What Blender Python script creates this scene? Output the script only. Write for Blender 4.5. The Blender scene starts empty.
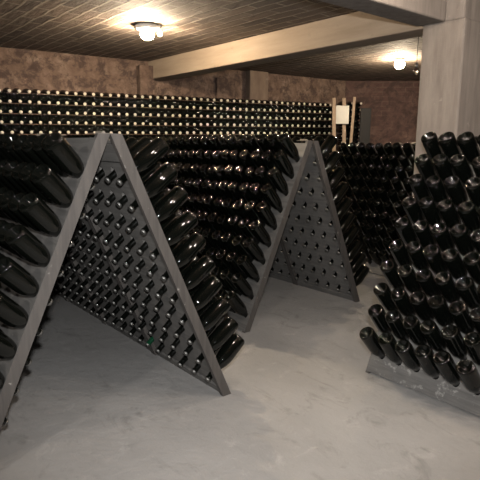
import bpy, math, random
from mathutils import Matrix, Vector

SC = bpy.context.scene
COL = SC.collection
rnd = random.Random(7)

# ------------------------------------------------------------------ helpers
def tag(o, label=None, cat=None, group=None, kind=None):
    if label: o['label'] = label
    if cat: o['category'] = cat
    if group: o['group'] = group
    if kind: o['kind'] = kind
    return o

def link(name, me, mat=None, parent=None, smooth=False):
    if mat is not None and not me.materials: me.materials.append(mat)
    if smooth:
        for p in me.polygons: p.use_smooth = True
    o = bpy.data.objects.new(name, me); COL.objects.link(o)
    if parent is not None: o.parent = parent
    return o

def empty(name, loc=(0, 0, 0), rz=0.0):
    o = bpy.data.objects.new(name, None); COL.objects.link(o)
    o.empty_display_size = 0.1
    o.location = loc; o.rotation_euler = (0, 0, rz)
    return o

class MB:
    """collects geometry for one mesh"""
    def __init__(s): s.v = []; s.f = []
    def add(s, vs, fs, M=None):
        b = len(s.v)
        s.v += [tuple(M @ Vector(p)) if M is not None else tuple(p) for p in vs]
        s.f += [tuple(b + i for i in f) for f in fs]
        return s
    def box(s, x0, x1, y0, y1, z0, z1, M=None):
        return s.add([(x0,y0,z0),(x1,y0,z0),(x1,y1,z0),(x0,y1,z0),(x0,y0,z1),(x1,y0,z1),(x1,y1,z1),(x0,y1,z1)],
                     [(3,2,1,0),(4,5,6,7),(0,1,5,4),(1,2,6,5),(2,3,7,6),(3,0,4,7)], M)
    def lathe(s, prof, n=24, M=None, cap0=True, cap1=True):
        vs = []; fs = []
        for r, z in prof:
            for i in range(n):
                a = 2*math.pi*i/n; vs.append((r*math.cos(a), r*math.sin(a), z))
        for k in range(len(prof)-1):
            for i in range(n):
                j = (i+1) % n
                fs.append((k*n+i, k*n+j, (k+1)*n+j, (k+1)*n+i))
        if cap0: fs.append(tuple(reversed(range(n))))
        if cap1: fs.append(tuple((len(prof)-1)*n+i for i in range(n)))
        return s.add(vs, fs, M)
    def mesh(s, name):
        me = bpy.data.meshes.new(name); me.from_pydata(s.v, [], s.f); me.update(); return me

def bevel(o, w, seg=2):
    m = o.modifiers.new('bevel', 'BEVEL'); m.width = w; m.segments = seg; m.limit_method = 'ANGLE'
    return o

ONES = ['', 'first','second','third','fourth','fifth','sixth','seventh','eighth','ninth','tenth','eleventh','twelfth','thirteenth',
        'fourteenth','fifteenth','sixteenth','seventeenth','eighteenth','nineteenth']
TENS = {20:'twent',30:'thirt',40:'fort',50:'fift'}
def ordinal(n):
    if n < 20: return ONES[n]
    t = TENS[n//10*10]
    return t+'ieth' if n % 10 == 0 else t+'y-'+ONES[n % 10]

# ------------------------------------------------------------------ materials
def mat(name):
    m = bpy.data.materials.new(name); m.use_nodes = True
    nt = m.node_tree; b = nt.nodes['Principled BSDF']
    return m, nt, b
def ramp(nt, stops, fac):
    n = nt.nodes.new('ShaderNodeValToRGB'); e = n.color_ramp.elements
    while len(e) < len(stops): e.new(0.5)
    for el, (p, c) in zip(e, stops): el.position = p; el.color = (*c, 1)
    nt.links.new(fac, n.inputs[0]); return n.outputs[0]
def noise(nt, scale, detail=4, rough=0.55, vec=None, dist=0.0):
    n = nt.nodes.new('ShaderNodeTexNoise'); n.inputs['Scale'].default_value = scale
    n.inputs['Detail'].default_value = detail; n.inputs['Roughness'].default_value = rough; n.inputs['Distortion'].default_value = dist
    if vec is not None: nt.links.new(vec, n.inputs['Vector'])
    return n.outputs['Fac']
def coord(nt, scale=(1,1,1), kind='Object', rot=(0,0,0)):
    t = nt.nodes.new('ShaderNodeTexCoord'); m = nt.nodes.new('ShaderNodeMapping')
    m.inputs['Scale'].default_value = scale; m.inputs['Rotation'].default_value = rot
    nt.links.new(t.outputs[kind], m.inputs['Vector']); return m.outputs['Vector']
def mix(nt, fac, a, b, mode='MIX'):
    n = nt.nodes.new('ShaderNodeMix'); n.data_type = 'RGBA'; n.blend_type = mode
    for v, k in ((fac, 0), (a, 6), (b, 7)):
        if isinstance(v, (int, float)): n.inputs[k].default_value = v
        elif isinstance(v, tuple): n.inputs[k].default_value = (*v, 1)
        else: nt.links.new(v, n.inputs[k])
    return n.outputs[2]
def bump(nt, b, h, strength=0.3, dist=0.01):
    n = nt.nodes.new('ShaderNodeBump'); n.inputs['Strength'].default_value = strength; n.inputs['Distance'].default_value = dist
    nt.links.new(h, n.inputs['Height']); nt.links.new(n.outputs[0], b.inputs['Normal'])

def glass_mat(name, base, rough):
    m, nt, b = mat(name)
    v = coord(nt)
    nt.links.new(ramp(nt, [(0.35, (rough, rough, rough)), (0.75, (rough*2.2,)*3)], noise(nt, 18, 3, vec=v)), b.inputs['Roughness'])
    vo = nt.nodes.new('ShaderNodeTexVoronoi'); vo.inputs['Scale'].default_value = 130; nt.links.new(v, vo.inputs['Vector'])
    sx = nt.nodes.new('ShaderNodeSeparateXYZ'); nt.links.new(v, sx.inputs[0])
    lt = nt.nodes.new('ShaderNodeMath'); lt.operation = 'LESS_THAN'; lt.inputs[1].default_value = 0.003; nt.links.new(sx.outputs[2], lt.inputs[0])
    mu = nt.nodes.new('ShaderNodeMath'); mu.operation = 'MULTIPLY'; nt.links.new(vo.outputs['Distance'], mu.inputs[0]); nt.links.new(lt.outputs[0], mu.inputs[1])
    bump(nt, b, mu.outputs[0], 0.25, 0.003)
    b.inputs['Base Color'].default_value = (*base, 1); b.inputs['IOR'].default_value = 1.45
    return m
M_GLASS = glass_mat('dark_bottle_glass', (0.0015, 0.0018, 0.0014), 0.022)
M_GREEN = glass_mat('green_bottle_glass', (0.003, 0.03, 0.013), 0.03)

def metal_mat(name, c, rough, metallic=1.0):
    m, nt, b = mat(name); b.inputs['Base Color'].default_value = (*c, 1)
    nt.links.new(ramp(nt, [(0.3, (rough,)*3), (0.8, (min(1, rough*1.6),)*3)], noise(nt, 60, 2, vec=coord(nt))), b.inputs['Roughness'])
    b.inputs['Metallic'].default_value = metallic; return m
M_CAP = metal_mat('steel_cap', (0.30, 0.295, 0.28), 0.42)
M_PALECAP = metal_mat('pale_cap', (0.92, 0.82, 0.68), 0.4, 0.15)
M_IRON = metal_mat('iron', (0.20, 0.18, 0.16), 0.5)

def wood_mat(name, dark, light, streak_axis=2, stain=(0.5, 0.47, 0.43), spots=26, edge=0.66):
    m, nt, b = mat(name)
    sc = [14, 14, 14]; sc[streak_axis] = 1.2
    g = noise(nt, 3.0, 6, 0.65, coord(nt, tuple(sc)), 0.4)
    c = ramp(nt, [(0.28, dark), (0.72, light)], g)
    s = noise(nt, spots, 4, 0.7, coord(nt))
    f = ramp(nt, [(edge, (0, 0, 0)), (edge+0.08, (0.75, 0.75, 0.75))], s)
    c = mix(nt, f, c, stain)
    nt.links.new(c, b.inputs['Base Color']); b.inputs['Roughness'].default_value = 0.72
    bump(nt, b, g, 0.25, 0.004); return m
M_WOOD = wood_mat('weathered_rack_wood', (0.125, 0.118, 0.11), (0.25, 0.238, 0.222), 0)
M_CHALKED = wood_mat('chalk_smeared_rack_wood', (0.125, 0.118, 0.11), (0.25, 0.238, 0.222), 0, (0.5, 0.48, 0.45), 15, 0.575)
M_STILE = wood_mat('rack_stile_wood', (0.058, 0.050, 0.045), (0.125, 0.110, 0.098), 2)
M_LATH = wood_mat('lath_wood', (0.05, 0.026, 0.014), (0.10, 0.055, 0.03), 0, (0.12, 0.07, 0.04))
M_POST = wood_mat('pale_post_wood', (0.30, 0.20, 0.13), (0.46, 0.34, 0.235), 2, (0.6, 0.5, 0.4))
M_DARKSTRIP = wood_mat('dark_strip', (0.02, 0.016, 0.015), (0.04, 0.032, 0.028), 2, (0.08, 0.07, 0.06))

m, nt, b = mat('floor_concrete'); M_FLOOR = m
v = coord(nt)
c = ramp(nt, [(0.3, (0.345, 0.335, 0.322)), (0.7, (0.445, 0.435, 0.42))], noise(nt, 1.3, 6, 0.6, v))
f = ramp(nt, [(0.55, (0, 0, 0)), (0.68, (0.6, 0.6, 0.6))], noise(nt, 3.6, 9, 0.68, coord(nt, (1, 1.9, 1), rot=(0, 0, 0.6)), 1.2))
c = mix(nt, f, c, (0.215, 0.207, 0.197))
f2 = ramp(nt, [(0.56, (0, 0, 0)), (0.68, (0.55, 0.55, 0.55))], noise(nt, 7, 8, 0.72, v, 0.8))
c = mix(nt, f2, c, (0.53, 0.515, 0.49))
nt.links.new(c, b.inputs['Base Color']); b.inputs['Roughness'].default_value = 0.75
bump(nt, b, noise(nt, 12, 8, 0.7, v), 0.35, 0.025)

def wall_mat(name, lo, mid, hi, b1, b2, mo, share):
    m, nt, b = mat(name)
    v = coord(nt)
    br = nt.nodes.new('ShaderNodeTexBrick'); br.inputs['Scale'].default_value = 1.0
    br.inputs['Brick Width'].default_value = 0.24; br.inputs['Row Height'].default_value = 0.075; br.inputs['Mortar Size'].default_value = 0.008
    br.inputs['Color1'].default_value = (*b1, 1); br.inputs['Color2'].default_value = (*b2, 1); br.inputs['Mortar'].default_value = (*mo, 1)
    nt.links.new(coord(nt, rot=(math.pi/2, 0, 0)), br.inputs['Vector'])
    p = ramp(nt, [(0.3, lo), (0.5, mid), (0.7, hi)], noise(nt, 5.5, 9, 0.7, v, 0.5))
    c = mix(nt, ramp(nt, [(share-0.1, (0, 0, 0)), (share+0.1, (0.9, 0.9, 0.9))], noise(nt, 1.1, 5, 0.6, v)), p, br.outputs['Color'])
    st = ramp(nt, [(0.47, (0, 0, 0)), (0.58, (0.85, 0.85, 0.85))], noise(nt, 6, 9, 0.75, v, 0.4))
    c = mix(nt, st, c, (0.075, 0.043, 0.034))
    nt.links.new(c, b.inputs['Base Color']); b.inputs['Roughness'].default_value = 0.9
    bump(nt, b, noise(nt, 12, 8, 0.7, v), 0.6, 0.03); return m
M_WALL = wall_mat('stained_plaster_wall', (0.12, 0.073, 0.052), (0.25, 0.162, 0.117), (0.40, 0.29, 0.22), (0.16, 0.09, 0.065), (0.12, 0.07, 0.055), (0.2, 0.14, 0.11), 0.66)
M_REDWALL = wall_mat('stained_red_wall', (0.10, 0.052, 0.042), (0.165, 0.092, 0.075), (0.24, 0.15, 0.12), (0.15, 0.072, 0.058), (0.105, 0.052, 0.045), (0.2, 0.135, 0.11), 0.6)

m, nt, b = mat('brick_tile_ceiling'); M_CEIL = m
br = nt.nodes.new('ShaderNodeTexBrick'); br.inputs['Scale'].default_value = 1.0
br.inputs['Brick Width'].default_value = 0.36; br.inputs['Row Height'].default_value = 0.115; br.inputs['Mortar Size'].default_value = 0.012
br.inputs['Mortar Smooth'].default_value = 0.4; br.inputs['Bias'].default_value = 0.0
br.inputs['Color1'].default_value = (0.26, 0.17, 0.12, 1); br.inputs['Color2'].default_value = (0.085, 0.055, 0.042, 1); br.inputs['Mortar'].default_value = (0.56, 0.46, 0.36, 1)
nv = nt.nodes.new('ShaderNodeTexNoise'); nv.inputs['Scale'].default_value = 2.5
nt.links.new(coord(nt), nv.inputs['Vector'])
ad = nt.nodes.new('ShaderNodeMix'); ad.data_type = 'VECTOR'; ad.inputs[0].default_value = 0.06
nt.links.new(coord(nt), ad.inputs[4]); nt.links.new(nv.outputs['Color'], ad.inputs[5])
nt.links.new(ad.outputs[1], br.inputs['Vector'])
c = mix(nt, ramp(nt, [(0.35, (0.0,)*3), (0.7, (0.7,)*3)], noise(nt, 3.5, 7, 0.65, coord(nt, (0.5, 1.6, 1)))), br.outputs['Color'], (0.26, 0.19, 0.14))
c = mix(nt, ramp(nt, [(0.55, (0,)*3), (0.7, (0.6,)*3)], noise(nt, 6, 6, 0.7, coord(nt, (0.6, 1.5, 1)))), c, (0.055, 0.039, 0.033))
nt.links.new(c, b.inputs['Base Color']); b.inputs['Roughness'].default_value = 0.85
hm = nt.nodes.new('ShaderNodeMath'); hm.operation = 'MULTIPLY_ADD'; hm.inputs[1].default_value = 1.0
nt.links.new(br.outputs['Fac'], hm.inputs[0]); nt.links.new(noise(nt, 9, 7, 0.7, coord(nt, (0.5, 1.5, 1))), hm.inputs[2])
bump(nt, b, hm.outputs[0], 1.0, 0.035)

def conc_mat(name, a, bcol, streak):
    m, nt, b = mat(name)
    g = noise(nt, 3.0, 6, 0.6, coord(nt, streak))
    c = ramp(nt, [(0.3, a), (0.7, bcol)], g)
    s = ramp(nt, [(0.64, (0,)*3), (0.72, (0.6,)*3)], noise(nt, 14, 6, 0.7, coord(nt)))
    c = mix(nt, s, c, (0.48, 0.42, 0.36))
    d = ramp(nt, [(0.60, (0,)*3), (0.75, (0.45,)*3)], noise(nt, 5, 6, 0.7, coord(nt, (1.2, 1, 1))))
    c = mix(nt, d, c, (0.20, 0.165, 0.135))
    nt.links.new(c, b.inputs['Base Color']); b.inputs['Roughness'].default_value = 0.85
    bump(nt, b, noise(nt, 16, 7, 0.7, coord(nt)), 0.35, 0.012); return m
M_COLUMN = conc_mat('column_concrete', (0.195, 0.162, 0.137), (0.315, 0.268, 0.23), (6, 6, 0.9))
M_BEAM = conc_mat('beam_concrete', (0.42, 0.315, 0.225), (0.54, 0.43, 0.32), (0.6, 5, 5))
M_PILASTER = conc_mat('pilaster_plaster', (0.25, 0.165, 0.12), (0.40, 0.29, 0.21), (3, 3, 1))

m, nt, b = mat('white_ceramic'); M_CERAMIC = m
b.inputs['Base Color'].default_value = (0.75, 0.72, 0.66, 1); b.inputs['Roughness'].default_value = 0.35
m, nt, b = mat('white_board'); M_SIGN = m
nt.links.new(ramp(nt, [(0.55, (0.74, 0.72, 0.66)), (0.8, (0.58, 0.54, 0.47))], noise(nt, 9, 3, 0.5, coord(nt))), b.inputs['Base Color']); b.inputs['Roughness'].default_value = 0.6
m, nt, b = mat('clear_bulb_glass'); M_CLEAR = m
b.inputs['Transmission Weight'].default_value = 1.0; b.inputs['Roughness'].default_value = 0.02; b.inputs['IOR'].default_value = 1.3
def glow_mat(name, c, strength):
    m, nt, b = mat(name)
    b.inputs['Base Color'].default_value = (0.9, 0.85, 0.75, 1)
    b.inputs['Emission Color'].default_value = (*c, 1); b.inputs['Emission Strength'].default_value = strength
    return m
LAMP_A, LAMP_B = 620.0, 400.0
M_GLOWA = glow_mat('lit_globe', (1.0, 0.80, 0.56), LAMP_A)
M_GLOWB = glow_mat('lit_globe_far', (1.0, 0.80, 0.56), LAMP_B)
M_GLOWC = glow_mat('lit_small_bulb', (1.0, 0.78, 0.5), 40)

def tone(m, k):
    nt = m.node_tree; b = nt.nodes['Principled BSDF']; l = b.inputs['Base Color'].links
    if l: nt.links.new(mix(nt, 1.0, l[0].from_socket, (k, k, k), 'MULTIPLY'), b.inputs['Base Color'])
    else: b.inputs['Base Color'].default_value = tuple(c*k for c in b.inputs['Base Color'].default_value[:3])+(1,)
for m_, k_ in ((M_FLOOR, 0.66), (M_WOOD, 0.50), (M_CHALKED, 0.56), (M_STILE, 0.54), (M_POST, 0.6), (M_DARKSTRIP, 0.15), (M_WALL, 0.72), (M_REDWALL, 0.72),
               (M_CEIL, 0.62), (M_COLUMN, 0.68), (M_BEAM, 0.70), (M_PILASTER, 0.6), (M_SIGN, 0.62), (M_PALECAP, 0.68), (M_CAP, 0.8)):
    tone(m_, k_*0.72)

# ------------------------------------------------------------------ frame of the cellar: X along the racks' ridges, Y towards the camera-left
ANG = 0.6822                                   # the rows of racks run 39 degrees left of the view
UX, UY = -math.sin(ANG), math.cos(ANG)
VX, VY = -math.cos(ANG), -math.sin(ANG)
RZ = math.atan2(UY, UX)
def uvw(u, v, z=0.0): return Vector((u*UX+v*VX, u*UY+v*VY, z))
ROOM = Matrix.Rotation(RZ, 4, 'Z')

# ------------------------------------------------------------------ setting
fl = link('floor', MB().box(-9, 9, -9, 9, -0.1, 0.0).mesh('floor'), M_FLOOR); fl.rotation_euler = (0, 0, RZ)
fl.location = (0.5, 3.5, 0); tag(fl, kind='structure')
CEIL_Z = 2.425
ce = link('ceiling', MB().box(-9, 9, -9, 9, CEIL_Z, CEIL_Z+0.12).mesh('ceiling'), M_CEIL); ce.rotation_euler = (0, 0, RZ)
ce.location = (0.5, 3.5, 0); tag(ce, kind='structure')

# the stack of bottles and the wall behind it
ST_A = 1.0115; WX, WY = math.sin(ST_A), math.cos(ST_A); NX, NY = WY, -WX      # N points to the camera
ST_O = Vector((-2.5501, 5.7281, 0))
def stw(along, depth, z=0.0): return Vector((ST_O.x+WX*along+NX*depth, ST_O.y+WY*along+NY*depth, z))
WRZ = math.atan2(WY, WX)
def wall_piece(name, p0, p1, thick, z1=CEIL_Z+0.05, m=M_WALL):
    d = (p1-p0); L = d.length; rz = math.atan2(d.y, d.x)
    o = link(name, MB().box(0, L, 0, thick, 0, z1).mesh(name), m); o.location = (p0.x, p0.y, 0); o.rotation_euler = (0, 0, rz)
    return tag(o, kind='structure')
corner = stw(5.30, -0.45)
wall_piece('wall_back', stw(-4.0, -0.45), corner, 0.3)
wall_piece('wall_right', corner, corner+Vector((5.5, -0.55, 0)), 0.3, m=M_REDWALL)

def trim(name, mb, m, loc, rz):
    o = link(name, mb.mesh(name), m); o.location = loc; o.rotation_euler = (0, 0, rz); tag(o, kind='structure'); return bevel(o, 0.012)
# beam along the ridges, cross beam over the aisle, column under their crossing
trim('trim_1', MB().box(2.24, 6.40, -3.78, -3.54, 2.20, CEIL_Z+0.02), M_BEAM, (0, 0, 0), RZ)
trim('trim_2', MB().box(2.06, 2.285, -3.46, 4.0, 2.20, CEIL_Z+0.02), M_COLUMN, (0, 0, 0), RZ)
trim('trim_3', MB().box(1.922, 2.238, -4.05, -3.46, 0.0, 2.205), M_COLUMN, (0, 0, 0), RZ)
trim('trim_4', MB().box(1.93, 2.26, -4.04, -3.455, 2.20, CEIL_Z+0.02), M_COLUMN, (0, 0, 0), RZ)
# pilasters on the back wall
trim('trim_5', MB().box(1.70, 1.90, 0.33, 0.46, 0, 2.36), M_WALL, ST_O, WRZ)
trim('trim_6', MB().box(3.36, 3.68, 0.33, 0.46, 0, CEIL_Z), M_PILASTER, ST_O, WRZ)
trim('trim_7', MB().box(2.86, 3.16, 0.40, 0.46, 0, 2.30), M_WALL, ST_O, WRZ)

# ------------------------------------------------------------------ bottles
BL = 0.305
PROF = [(0.002, 0.030), (0.012, 0.028), (0.024, 0.018), (0.033, 0.004), (0.0375, 0.0), (0.0425, 0.002), (0.0455, 0.008), (0.0465, 0.018),
        (0.0465, 0.122), (0.0455, 0.142), (0.0428, 0.160), (0.0378, 0.178), (0.0315, 0.194), (0.0250, 0.209), (0.0202, 0.224),
        (0.0174, 0.240), (0.0158, 0.266), (0.0155, 0.284), (0.0172, 0.286), (0.0172, 0.293), (0.0150, 0.295), (0.0140, 0.299)]
CAPP = [(0.0160, 0.2925), (0.0170, 0.2940), (0.0170, 0.3020), (0.0152, 0.3045), (0.003, BL)]
me_bottle = MB().lathe(PROF, 24).mesh('bottle'); me_bottle.materials.append(M_GLASS)
me_green = MB().lathe(PROF, 24).mesh('green_bottle'); me_green.materials.append(M_GREEN)
me_cap = MB().lathe(CAPP, 16).mesh('crown_cap'); me_cap.materials.append(M_CAP)
me_palecap = MB().lathe(CAPP, 14).mesh('pale_crown_cap'); me_palecap.materials.append(M_PALECAP)
for me in (me_bottle, me_green, me_cap, me_palecap):
    for p in me.polygons: p.use_smooth = True
me_low = MB().lathe([(0.003, 0.026), (0.030, 0.006), (0.036, 0.0), (0.0435, 0.007), (0.0445, 0.02), (0.0445, 0.14), (0.0405, 0.18), (0.0295, 0.223), (0.019, 0.262), (0.0155, 0.285), (0.0155, 0.300)], 12)

def add_bottle(name, me, cap, M):
    o = bpy.data.objects.new(name, me); COL.objects.link(o); o.matrix_world = M
    c = bpy.data.objects.new('crown_cap', cap); COL.objects.link(c); c.parent = o
    return o
def frame(base, axis, roll):
    """base: centre of the bottle's bottom; axis: from the bottom to the mouth"""
    q = Vector((0, 0, 1)).rotation_difference(axis.normalized()).to_matrix().to_4x4()
    return Matrix.Translation(base) @ q @ Matrix.Rotation(roll, 4, 'Z')

# ------------------------------------------------------------------ riddling racks
HR, S, TT, W = 1.40, 0.67, 0.0554, 0.757
LEAN = math.atan2(S-TT, HR); LS = HR/math.cos(LEAN)

ROWS = {'A': ([0.038+0.1315*c for c in range(6)], [1.235-0.1212*k for k in range(10)]), 'B': ([0.046+0.1315*c for c in range(6)], [1.26-0.1265*k for k in range(10)]),
        'C': ([0.092+0.118*c for c in range(6)], [1.25-0.1252*k for k in range(10)]), 'D': ([0.05+0.1315*c for c in range(6)], [1.225-0.123*k for k in range(10)])}
BT, ST = 0.026, TT*math.cos(LEAN)              # board and stile thickness
def pl(x, s, t):                                # panel coordinates (along, up the slope, inwards) to rack coordinates, front panel
    y = S - s*math.sin(LEAN) - t*math.cos(LEAN); z = s*math.cos(LEAN) - t*math.sin(LEAN)
    return (x, y, z)
def board_mesh(HX, HZ):
    mb = MB()
    ss = [z/math.cos(LEAN) for z in HZ][::-1]
    xe = [0.0]+[(HX[i]+HX[i+1])/2 for i in range(5)]+[W]
    se = [0.012]+[(ss[i]+ss[i+1])/2 for i in range(9)]+[LS-0.02]
    rx, rs = 0.0228, 0.028
    for i in range(6):
        for j in range(10):
            cx, cs = HX[i], ss[j]; x0, x1, s0, s1 = xe[i], xe[i+1], se[j], se[j+1]
            an = [2*math.pi*k/12+0.13 for k in range(12)]+[math.atan2(b-cs, a-cx) % (2*math.pi) for a in (x0, x1) for b in (s0, s1)]
            an = sorted(a % (2*math.pi) for a in an); n = len(an)
            inn, out = [], []
            for a in an:
                ca, sa = math.cos(a), math.sin(a)
                inn.append((cx+rx*ca, cs+rs*sa))
                t = min([(x1-cx)/ca if ca > 1e-9 else (x0-cx)/ca if ca < -1e-9 else 9, (s1-cs)/sa if sa > 1e-9 else (s0-cs)/sa if sa < -1e-9 else 9])
                out.append((cx+t*ca, cs+t*sa))
            vs = [pl(x, s, 0) for x, s in inn]+[pl(x, s, 0) for x, s in out]+[pl(x, s, BT) for x, s in inn]+[pl(x, s, BT) for x, s in out]
            fs = []
            for k in range(n):
                q = (k+1) % n
                fs += [(k, q, n+q, n+k), (2*n+q, 2*n+k, 3*n+k, 3*n+q), (q, k, 2*n+k, 2*n+q)]
            mb.add(vs, fs)
    # closed rim around the board
    a, bb = 0.012, LS-0.02
    for (xa, sa_), (xb, sb) in (((0, a), (W, a)), ((W, a), (W, bb)), ((W, bb), (0, bb)), ((0, bb), (0, a))):
        mb.add([pl(xa, sa_, 0), pl(xb, sb, 0), pl(xb, sb, BT), pl(xa, sa_, BT)], [(0, 1, 2, 3)])
    return mb.mesh('rack_panel')
def slab(x0, x1, s0, s1, t0, t1):
    return MB().add([pl(x0,s0,t0),pl(x1,s0,t0),pl(x1,s1,t0),pl(x0,s1,t0),pl(x0,s0,t1),pl(x1,s0,t1),pl(x1,s1,t1),pl(x0,s1,t1)],
                    [(0,1,2,3),(7,6,5,4),(4,5,1,0),(5,6,2,1),(6,7,3,2),(7,4,0,3)])
BOARDS = {k: board_mesh(*q) for k, q in ROWS.items()}
for k, me in BOARDS.items(): me.materials.append(M_CHALKED if k == 'C' else M_WOOD)
def stile_mesh(x0, x1):
    z1 = HR; mb = MB()
    # foot and head are cut level
    ys = lambda z, t: S - z*math.tan(LEAN) - t/math.cos(LEAN)
    vs = []
    for z in (0.0, z1):
        for (x, t) in ((x0, 0.0005), (x1, 0.0005), (x1, ST), (x0, ST)):
            vs.append((x, ys(z, t), z))
    return mb.add(vs, [(0,1,2,3),(7,6,5,4),(0,4,5,1),(1,5,6,2),(2,6,7,3),(3,7,4,0)]).mesh('stile')
me_stileA, me_stileB = stile_mesh(-0.001, 0.026), stile_mesh(W-0.026, W+0.001)
me_top = slab(0.026, W-0.026, LS-0.115, LS-0.03, BT, ST-0.006).mesh('top_rail')
me_bot = slab(0.026, W-0.026, 0.016, 0.06, BT, ST-0.012).mesh('bottom_rail')
for me in (me_stileA, me_stileB): me.materials.append(M_STILE)
for me in (me_top, me_bot): me.materials.append(M_WOOD)
def hinge_mesh():
    mb = MB()                                   # one bent iron plate with a rolled knuckle
    pr = [(-0.045, 0), (-0.045, 0.003), (-0.009, 0.003), (-0.007, 0.009), (0, 0.0125), (0.007, 0.009), (0.009, 0.003), (0.045, 0.003), (0.045, 0)]
    n = len(pr)
    mb.add([(x, y, HR+z) for x in (-0.035, 0.035) for y, z in pr], [tuple(range(n)), tuple(range(2*n-1, n-1, -1))]+[((i+1) % n, i, n+i, n+(i+1) % n) for i in range(n)])
    return mb.mesh('hinge')
me_hinge = hinge_mesh(); me_hinge.materials.append(M_IRON)

def rack(u, v, label, group, board):
    r = empty('riddling_rack', uvw(u, v), RZ); tag(r, label, 'rack', group)
    for k in range(2):
        p = link('panel', board, None, r)
        if k: p.location = (W, 0, 0); p.rotation_euler = (0, 0, math.pi)
        link('stile', me_stileA, None, p); link('stile', me_stileB, None, p)
        link('top_rail', me_top, None, p); link('bottom_rail', me_bot, None, p)
    for x in (0.10, W-0.10): link('hinge', me_hinge, None, r).location = (x, 0, 0)
    return r

# how the bottles of each rack side sit: elevation, sideways lean, length standing out of the board
SIT = {('A', 1): (44, -17, 0.20), ('A', -1): (36, 4, 0.222), ('B', 1): (50, 3, 0.225), ('B', -1): (40, 3, 0.245), ('C', 1): (50, 3, 0.225), ('C', -1): (45, 0, 0.23), ('D', 1): (48, 0, 0.225), ('D', -1): (45, 0, 0.23)}
ALLB = []                                       # (id, matrix, label)
def fill(rid, u, v, side, name, end, cols=range(6)):
    """the bottles of one side of a rack; side 1 faces the camera, -1 faces away"""
    R = Matrix.Translation(uvw(u, v)) @ ROOM
    for k in range(10):
        for c in cols:
            z = HZ[k]; q = z/HR
            xc = HX[c] if side == 1 else W-HX[5-c]
            hole = Vector((xc, side*(TT*q+S*(1-q)), z))
            el, sw, out = SIT[rid[0], side]; e = math.radians(el+rnd.uniform(-1.8, 1.8)); w = math.radians(sw+rnd.uniform(-2, 2))
            d = Vector((math.sin(w), side*math.cos(w)*math.cos(e), math.sin(e)))
            base = hole + d*(out+rnd.uniform(-0.006, 0.006)) + Vector((0, 0, -0.004))
            Mx = R @ frame(base, -d, rnd.uniform(0, 6.28))
            n = c+1 if end[1] == 0 else 6-c
            if side == 1: lab = 'dark bottle on camera-facing side of %s, %s row down, %s from %s' % (name, ordinal(k+1), ordinal(n), end[0])
            elif name.startswith('rear'): lab = 'dark bottle on far side of %s, %s row down, %s from %s' % (name, ordinal(k+1), ordinal(n), end[0])
            else: lab = 'bottle with neck poking inside %s, %s row down, %s from %s' % (name, ordinal(k+1), ordinal(n), end[0])
            ALLB.append(((rid, side, k, c), Mx, lab, name))
PITCH = 0.762
RACKS = [
    ('A0', 2.1425, -1.0167, 'nearest left rack', ('open end', 0), 'weathered grey A-frame riddling rack at left front, its open end facing the camera'),
    ('A1', 2.1425+PITCH, -1.0167, 'second left rack', ('near end', 0), 'grey riddling rack directly behind the nearest left rack, second of the left row'),
    ('A2', 2.1425+2*PITCH, -1.0167, 'third left rack', ('near end', 0), 'grey riddling rack deep in the left row, third from the camera'),
    ('A3', 2.1425+3*PITCH, -1.0167, 'fourth left rack', ('near end', 0), 'grey riddling rack closing the far end of the left row, fourth from the camera'),
    ('B0', 2.8435, -3.0263, 'nearest middle rack', ('open end', 0), 'grey A-frame riddling rack in the picture centre with a tall triangular open end'),
    ('B1', 2.8435+PITCH, -3.0263, 'second middle rack', ('near end', 0), 'grey riddling rack right behind the centre rack, second of the middle row'),
    ('B2', 2.8435+2*PITCH, -3.0263, 'third middle rack', ('near end', 0), 'grey riddling rack at the far end of the middle row, below the back stack'),
    ('C0', 1.8616-W, -3.1776, 'right rack', ('left end', 1), 'riddling rack at right front before the column, grey panel foot with pale smudges'),
    ('D0', 2.62+0.16, -5.30, 'rear right rack', ('left end', 1), 'dark riddling rack in the shade behind the column, between centre and right racks'),
    ('D1', 2.62+PITCH+0.20, -5.36, 'rear far rack', ('left end', 1), 'dark riddling rack in the rear row, just right of the centre rack open end'),
]
for rid, u, v, name, end, lab in RACKS:
    rack(u, v, lab, 'riddling racks', BOARDS[rid[0]])
    HX, HZ = ROWS[rid[0]]
    for side in (1, -1): fill(rid, u, v, side, name, end)

# the bottles that show largest are things of their own: for each rack side and row, the first and last column that stand free to the eye
SHOWN = {
    ('A0', 1): [(0, 5), (0, 4), (0, 4), (0, 2), (0, 0), (0, 0), (0, 0), (0, 0)],
    ('A0', -1): [(0, 2), (0, 4), (0, 5), (0, 5), (0, 5), (0, 5), (0, 5), (0, 5), (0, 5), (0, 5)],
    ('A1', 1): [(0, 0)],
    ('A1', -1): [(1, 0), (1, 0), (1, 0), (1, 1), (1, 3), (1, 2), (1, 2), (1, 3), (1, 3)],
    ('B0', 1): [(0, 5), (0, 5), (0, 5), (0, 5), (0, 5), (0, 5), (0, 5), (0, 4), (0, 2), (0, 1)],
    ('B0', -1): [(0, 1), (0, 1), (0, 1), (0, 0), (0, 0), (0, 0), (0, 0), (0, 0), (0, 0), (0, 0)],
    ('B1', 1): [(0, 5), (0, 5), (0, 4), (0, 3), (0, 2), (0, 0)],
    ('B2', 1): [(0, 1), (0, 0)],
    ('C0', 1): [(3, 5), (2, 5), (2, 5), (2, 5), (1, 5), (1, 5), (1, 5), (0, 5), (0, 5), (0, 5)],
    ('D0', 1): [(3, 5), (3, 5), (3, 5), (3, 5), (3, 5), (3, 5), (3, 5), (3, 5), (3, 5), (3, 5)],
    ('D1', 1): [(0, 5), (0, 5), (0, 4), (0, 3), (0, 3), (0, 2), (0, 1), (0, 1), (0, 0)],
}
def shown(bid):
    rows = SHOWN.get(bid[:2], [])
    return bid[2] < len(rows) and rows[bid[2]][0] <= bid[3] <= rows[bid[2]][1]
GREEN = ('A0', -1, 9, 5)
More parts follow.
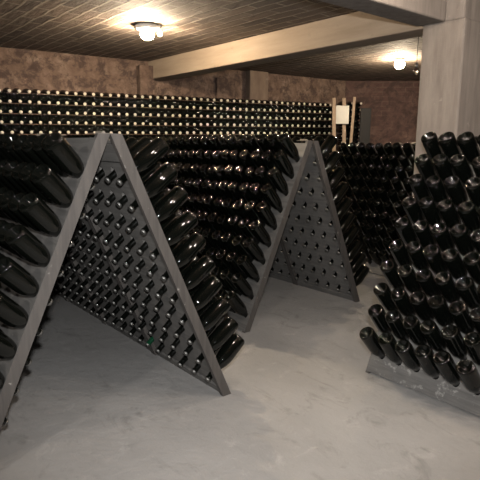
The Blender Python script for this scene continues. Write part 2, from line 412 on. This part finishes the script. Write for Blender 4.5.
rest, restcap = MB(), MB()
for i, (bid, Mx, lab, name) in enumerate(ALLB):
    if shown(bid):
        o = add_bottle('wine_bottle', me_green if bid == GREEN else me_bottle, me_cap, Mx)
        if bid == GREEN: lab = 'green glass bottle neck in bottom row inside nearest left rack, sixth from open end'
        tag(o, lab, 'bottle', 'bottles in the %s' % name)
    else:
        rest.lathe(PROF, 16, Mx); restcap.lathe(CAPP, 12, Mx)
if rest.v:
    nr = len(rest.f); rest.add(restcap.v, restcap.f); rm_ = rest.mesh('racked_bottles')
    rm_.materials.append(M_GLASS); rm_.materials.append(M_CAP)
    rm_.polygons.foreach_set('material_index', [0]*nr+[1]*(len(rest.f)-nr))
    o = link('racked_bottles', rm_, smooth=True)
    tag(o, 'remaining dark bottles in the far and hidden parts of the wooden racks', 'bottles', kind='stuff')

# ------------------------------------------------------------------ stack of bottles along the back wall
def ztop(n): return 1.915+0.00145*n
def dz(n): return 0.109-0.00012*n
SP = 0.1
low, lowcap = MB(), MB()
def stacked(n, k, out):
    z = ztop(n)-dz(n)*k
    jx, jz = rnd.uniform(-0.003, 0.003), rnd.uniform(-0.003, 0.003)
    ax = Vector((NX, NY, 0))
    if out: p = stw(SP*n+jx, -BL+rnd.uniform(-0.006, 0.006), z+jz); return frame(p, ax, rnd.uniform(0, 6.28))
    p = stw(SP*n+jx, -0.02+rnd.uniform(-0.006, 0.006), z+jz); return frame(p, -ax, rnd.uniform(0, 6.28))
N_END = 46
for row in range(37):                            # rows of mouths and rows of bottoms alternate
    out = row % 2 == 0; k = row/2
    for i in range(-9, N_END+1):
        n = i if out else i+0.5
        if ztop(n)-dz(n)*k < 0.05: continue
        Mx = stacked(n, k, out)
        if row <= 8 and 0 <= i <= 32:
            o = add_bottle('stacked_bottle', me_bottle, me_palecap, Mx)
            what = 'capped mouth' if out else 'dark bottom'
            tag(o, '%s in back wall bottle stack, %s such row down, %s from left edge' % (what, ordinal(row//2+1), ordinal(i+1)), 'bottle', 'bottles stacked along the back wall')
        else:
            low.add(me_low.v, me_low.f, Mx)
            if out and row <= 10: lowcap.lathe(CAPP, 10, Mx)
# short stack of three columns past the posts
S2 = corner + Vector((-0.14, -0.50, 0))
for k in range(17):
    for c in range(3):
        p = S2 + Vector((0.02+0.132*c, BL, 2.03-0.1*k))
        if p.z > 0.04: low.add(me_low.v, me_low.f, frame(p, Vector((0.05, -1, 0)), 0)); lowcap.lathe(CAPP, 10, frame(p, Vector((0.05, -1, 0)), 0))
        p = S2 + Vector((0.09+0.132*c, 0.0, 1.98-0.1*k))
        if p.z > 0.04 and c < 2: low.add(me_low.v, me_low.f, frame(p, Vector((0, 1, 0)), 0))
nlow = len(low.f); low.add(lowcap.v, lowcap.f); sm_ = low.mesh('stacked_bottles'); sm_.materials.append(M_GLASS); sm_.materials.append(M_PALECAP)
for p in list(sm_.polygons)[nlow:]: p.material_index = 1
o = link('stacked_bottles', sm_, smooth=True)
tag(o, 'far and low remainder of the bottle stack along the back wall', 'bottles', kind='stuff')

lm = MB().box(0, SP*N_END+0.12, -0.012, 0.012, -0.0025, 0.0025).mesh('lath'); lm.materials.append(M_LATH)
for k in range(5):
    o = link('lath', lm); o.matrix_world = Matrix.Translation(stw(-0.06, -0.03, ztop(0)-dz(0)*k-0.021)) @ Matrix.Rotation(WRZ, 4, 'Z') @ Matrix.Rotation(-0.0145-0.0012*k, 4, 'Y')
    tag(o, 'thin brown lath under the %s row of bottle mouths in the back stack' % ordinal(k+1), 'lath', 'laths in the bottle stack')

# ------------------------------------------------------------------ camera
P_F, P_PITCH, P_H, P_ROLL = 526.17, 0.175, 1.3478, 0.009
cam = bpy.data.cameras.new('camera'); cam.lens = P_F/480*36; cam.sensor_width = 36; cam.clip_end = 100
co = bpy.data.objects.new('camera', cam); COL.objects.link(co)
co.matrix_world = Matrix.Translation((0, 0, P_H)) @ Matrix.Rotation(math.pi/2-P_PITCH, 4, 'X') @ Matrix.Rotation(P_ROLL, 4, 'Z')
SC.camera = co

# ------------------------------------------------------------------ posts, board, lamps
def at(px, py, Y):
    """point of the cellar seen at a pixel, at distance Y ahead (to place small far things)"""
    d = co.matrix_world.to_3x3() @ Vector(((px-240)/P_F, -(py-240)/P_F, -1)); return Vector((0, 0, P_H)) + d*(Y/d.y)
def post(px_b, px_t, py_t, Y, label, wid=0.05):
    t = at(px_t, py_t, Y); b0 = at(px_b, 140, Y)
    d = (t-b0); foot = t - d*(t.z/d.z)
    L = (t-foot).length
    o = link('wooden_post', MB().box(-wid/2, wid/2, -0.012, 0.012, 0, L).mesh('wooden_post'), M_POST)
    o.matrix_world = Matrix.Translation(foot) @ Vector((0, 0, 1)).rotation_difference(d.normalized()).to_matrix().to_4x4()
    bevel(o, 0.004); return tag(o, label, 'post', 'posts at the end of the bottle stack')
post(334, 334, 98, 7.62, 'pale wooden post at the right end of the long bottle stack, left of white board')
post(344, 344, 98, 7.72, 'pale wooden post standing behind the white board on the back wall')
post(351, 354.5, 97, 7.78, 'leaning wooden batten right of the white board by the back wall', 0.04)
a0, a1 = at(336, 105.5, 7.68), at(348.5, 124, 7.68)
o = link('notice_board', MB().box(a0.x, a1.x, 7.675, 7.69, a1.z, a0.z).mesh('notice_board'), M_SIGN); bevel(o, 0.006)
tag(o, 'small blank white board fixed to the middle post beside the bottle stack', 'board')
a0, a1 = at(361, 108, 8.25), at(370, 140, 8.25)
o = link('strip', MB().box(a0.x, a1.x, 8.25, 8.29, 0, a0.z).mesh('strip'), M_DARKSTRIP); bevel(o, 0.006)  # thin dark box filling the dark upright patch past the short stack
tag(o, 'dark upright plank against the red wall right of the short bottle stack', 'strip')

def lamp(p, label, glow, r_base, r_globe, drop, small=None):
    r = empty('ceiling_lamp', (p.x, p.y, CEIL_Z)); tag(r, label, 'lamp', 'ceiling lamps')
    link('base', MB().lathe([(r_base, -drop+0.012), (r_base, -0.012), (r_base*0.85, 0)], 28).mesh('lamp_base'), M_CERAMIC, r, True)
    g = [(max(0.002, r_globe*math.sin(math.pi*t/10)), -drop+0.012-r_globe*0.75+r_globe*0.8*math.cos(math.pi*t/10)) for t in range(11)]
    link('globe', MB().lathe(g[::-1], 20).mesh('lamp_globe'), glow, r, True)
    return r
def on_ceiling(px, py):
    d = at(px, py, 1.0)-Vector((0, 0, P_H)); return Vector((0, 0, P_H)) + d*((CEIL_Z-P_H)/d.z)
pa = on_ceiling(147, 25); lampA = lamp(pa, 'glowing round ceiling lamp above the left racks, brick ceiling lit around it', M_GLOWA, 0.11, 0.06, 0.05)
bl = [(max(0.002, 0.022*math.sin(math.pi*t/8)), -0.075+0.022*math.cos(math.pi*t/8)) for t in range(9)]
bb = link('bulb', MB().lathe(bl[::-1], 14).mesh('small_bulb'), M_GLOWC, lampA, True); bb.location = (0.115, 0, 0)
bs = link('socket', MB().lathe([(0.016, -0.055), (0.016, 0.0)], 12).mesh('socket'), M_CERAMIC, lampA, True); bs.location = (0.115, 0, 0)
pb = on_ceiling(400, 58.5); lamp(pb, 'glowing round ceiling lamp in the rear bay left of the column', M_GLOWB, 0.06, 0.06, 0.04)
pc = at(416.3, 71, 5.3)
r = empty('hanging_bulb', (pc.x, pc.y, CEIL_Z)); tag(r, 'small unlit clear bulb hanging beside the column next to the rear lamp', 'lamp')
L = CEIL_Z-pc.z
link('cord', MB().lathe([(0.004, -L+0.06), (0.004, 0)], 8).mesh('bulb_cord'), M_IRON, r)
link('socket', MB().lathe([(0.014, -L+0.03), (0.016, -L+0.065), (0.006, -L+0.075)], 12).mesh('bulb_socket'), M_IRON, r, True)
gl = [(max(0.002, 0.032*math.sin(math.pi*t/10)), -L+0.034*math.cos(math.pi*t/10)) for t in range(11)]
link('bulb', MB().lathe(gl[::-1], 16).mesh('clear_bulb'), M_CLEAR, r, True)

def point(loc, power, c, rad=0.05):
    l = bpy.data.lights.new('unseen_light', 'POINT'); l.energy = power; l.color = c; l.shadow_soft_size = rad
    o = bpy.data.objects.new('unseen_light', l); COL.objects.link(o); o.location = loc; return o
for x, y, w in ((0.25, 2.75, 14), (0.95, 2.95, 9), (1.15, 2.1, 12), (1.75, 1.35, 11), (0.45, 1.75, 7)):  # unseen lights added above the aisle so the bottle bottoms sparkle
    point((x, y, 2.3), w, (1.0, 0.86, 0.72), 0.035)
point((-1.7, -0.6, 2.2), 52, (1.0, 0.92, 0.84), 0.05)
point((3.6, 1.8, 2.2), 62, (1.0, 0.87, 0.76), 0.05)  # unseen light at the right, placed to brighten the column's right face
# the photographer's flash, just above the camera
fl_ = bpy.data.lights.new('flash', 'SPOT'); fl_.energy = 205; fl_.color = (1.0, 0.99, 0.98); fl_.shadow_soft_size = 0.03
fl_.spot_size = math.radians(84); fl_.spot_blend = 0.7
fo_ = bpy.data.objects.new('flash', fl_); COL.objects.link(fo_); fo_.location = (0.02, 0.0, 1.52); fo_.rotation_euler = (math.pi/2-0.17, 0, 0)

wd = bpy.data.worlds.new('world'); SC.world = wd; wd.use_nodes = True
bg = wd.node_tree.nodes['Background']; bg.inputs[0].default_value = (1.0, 0.92, 0.84, 1); bg.inputs[1].default_value = 0.02

SC.view_settings.view_transform = 'Standard'; SC.view_settings.look = 'None'
SC.view_settings.exposure = 1.3; SC.view_settings.gamma = 1.0; SC.view_settings.use_curve_mapping = False
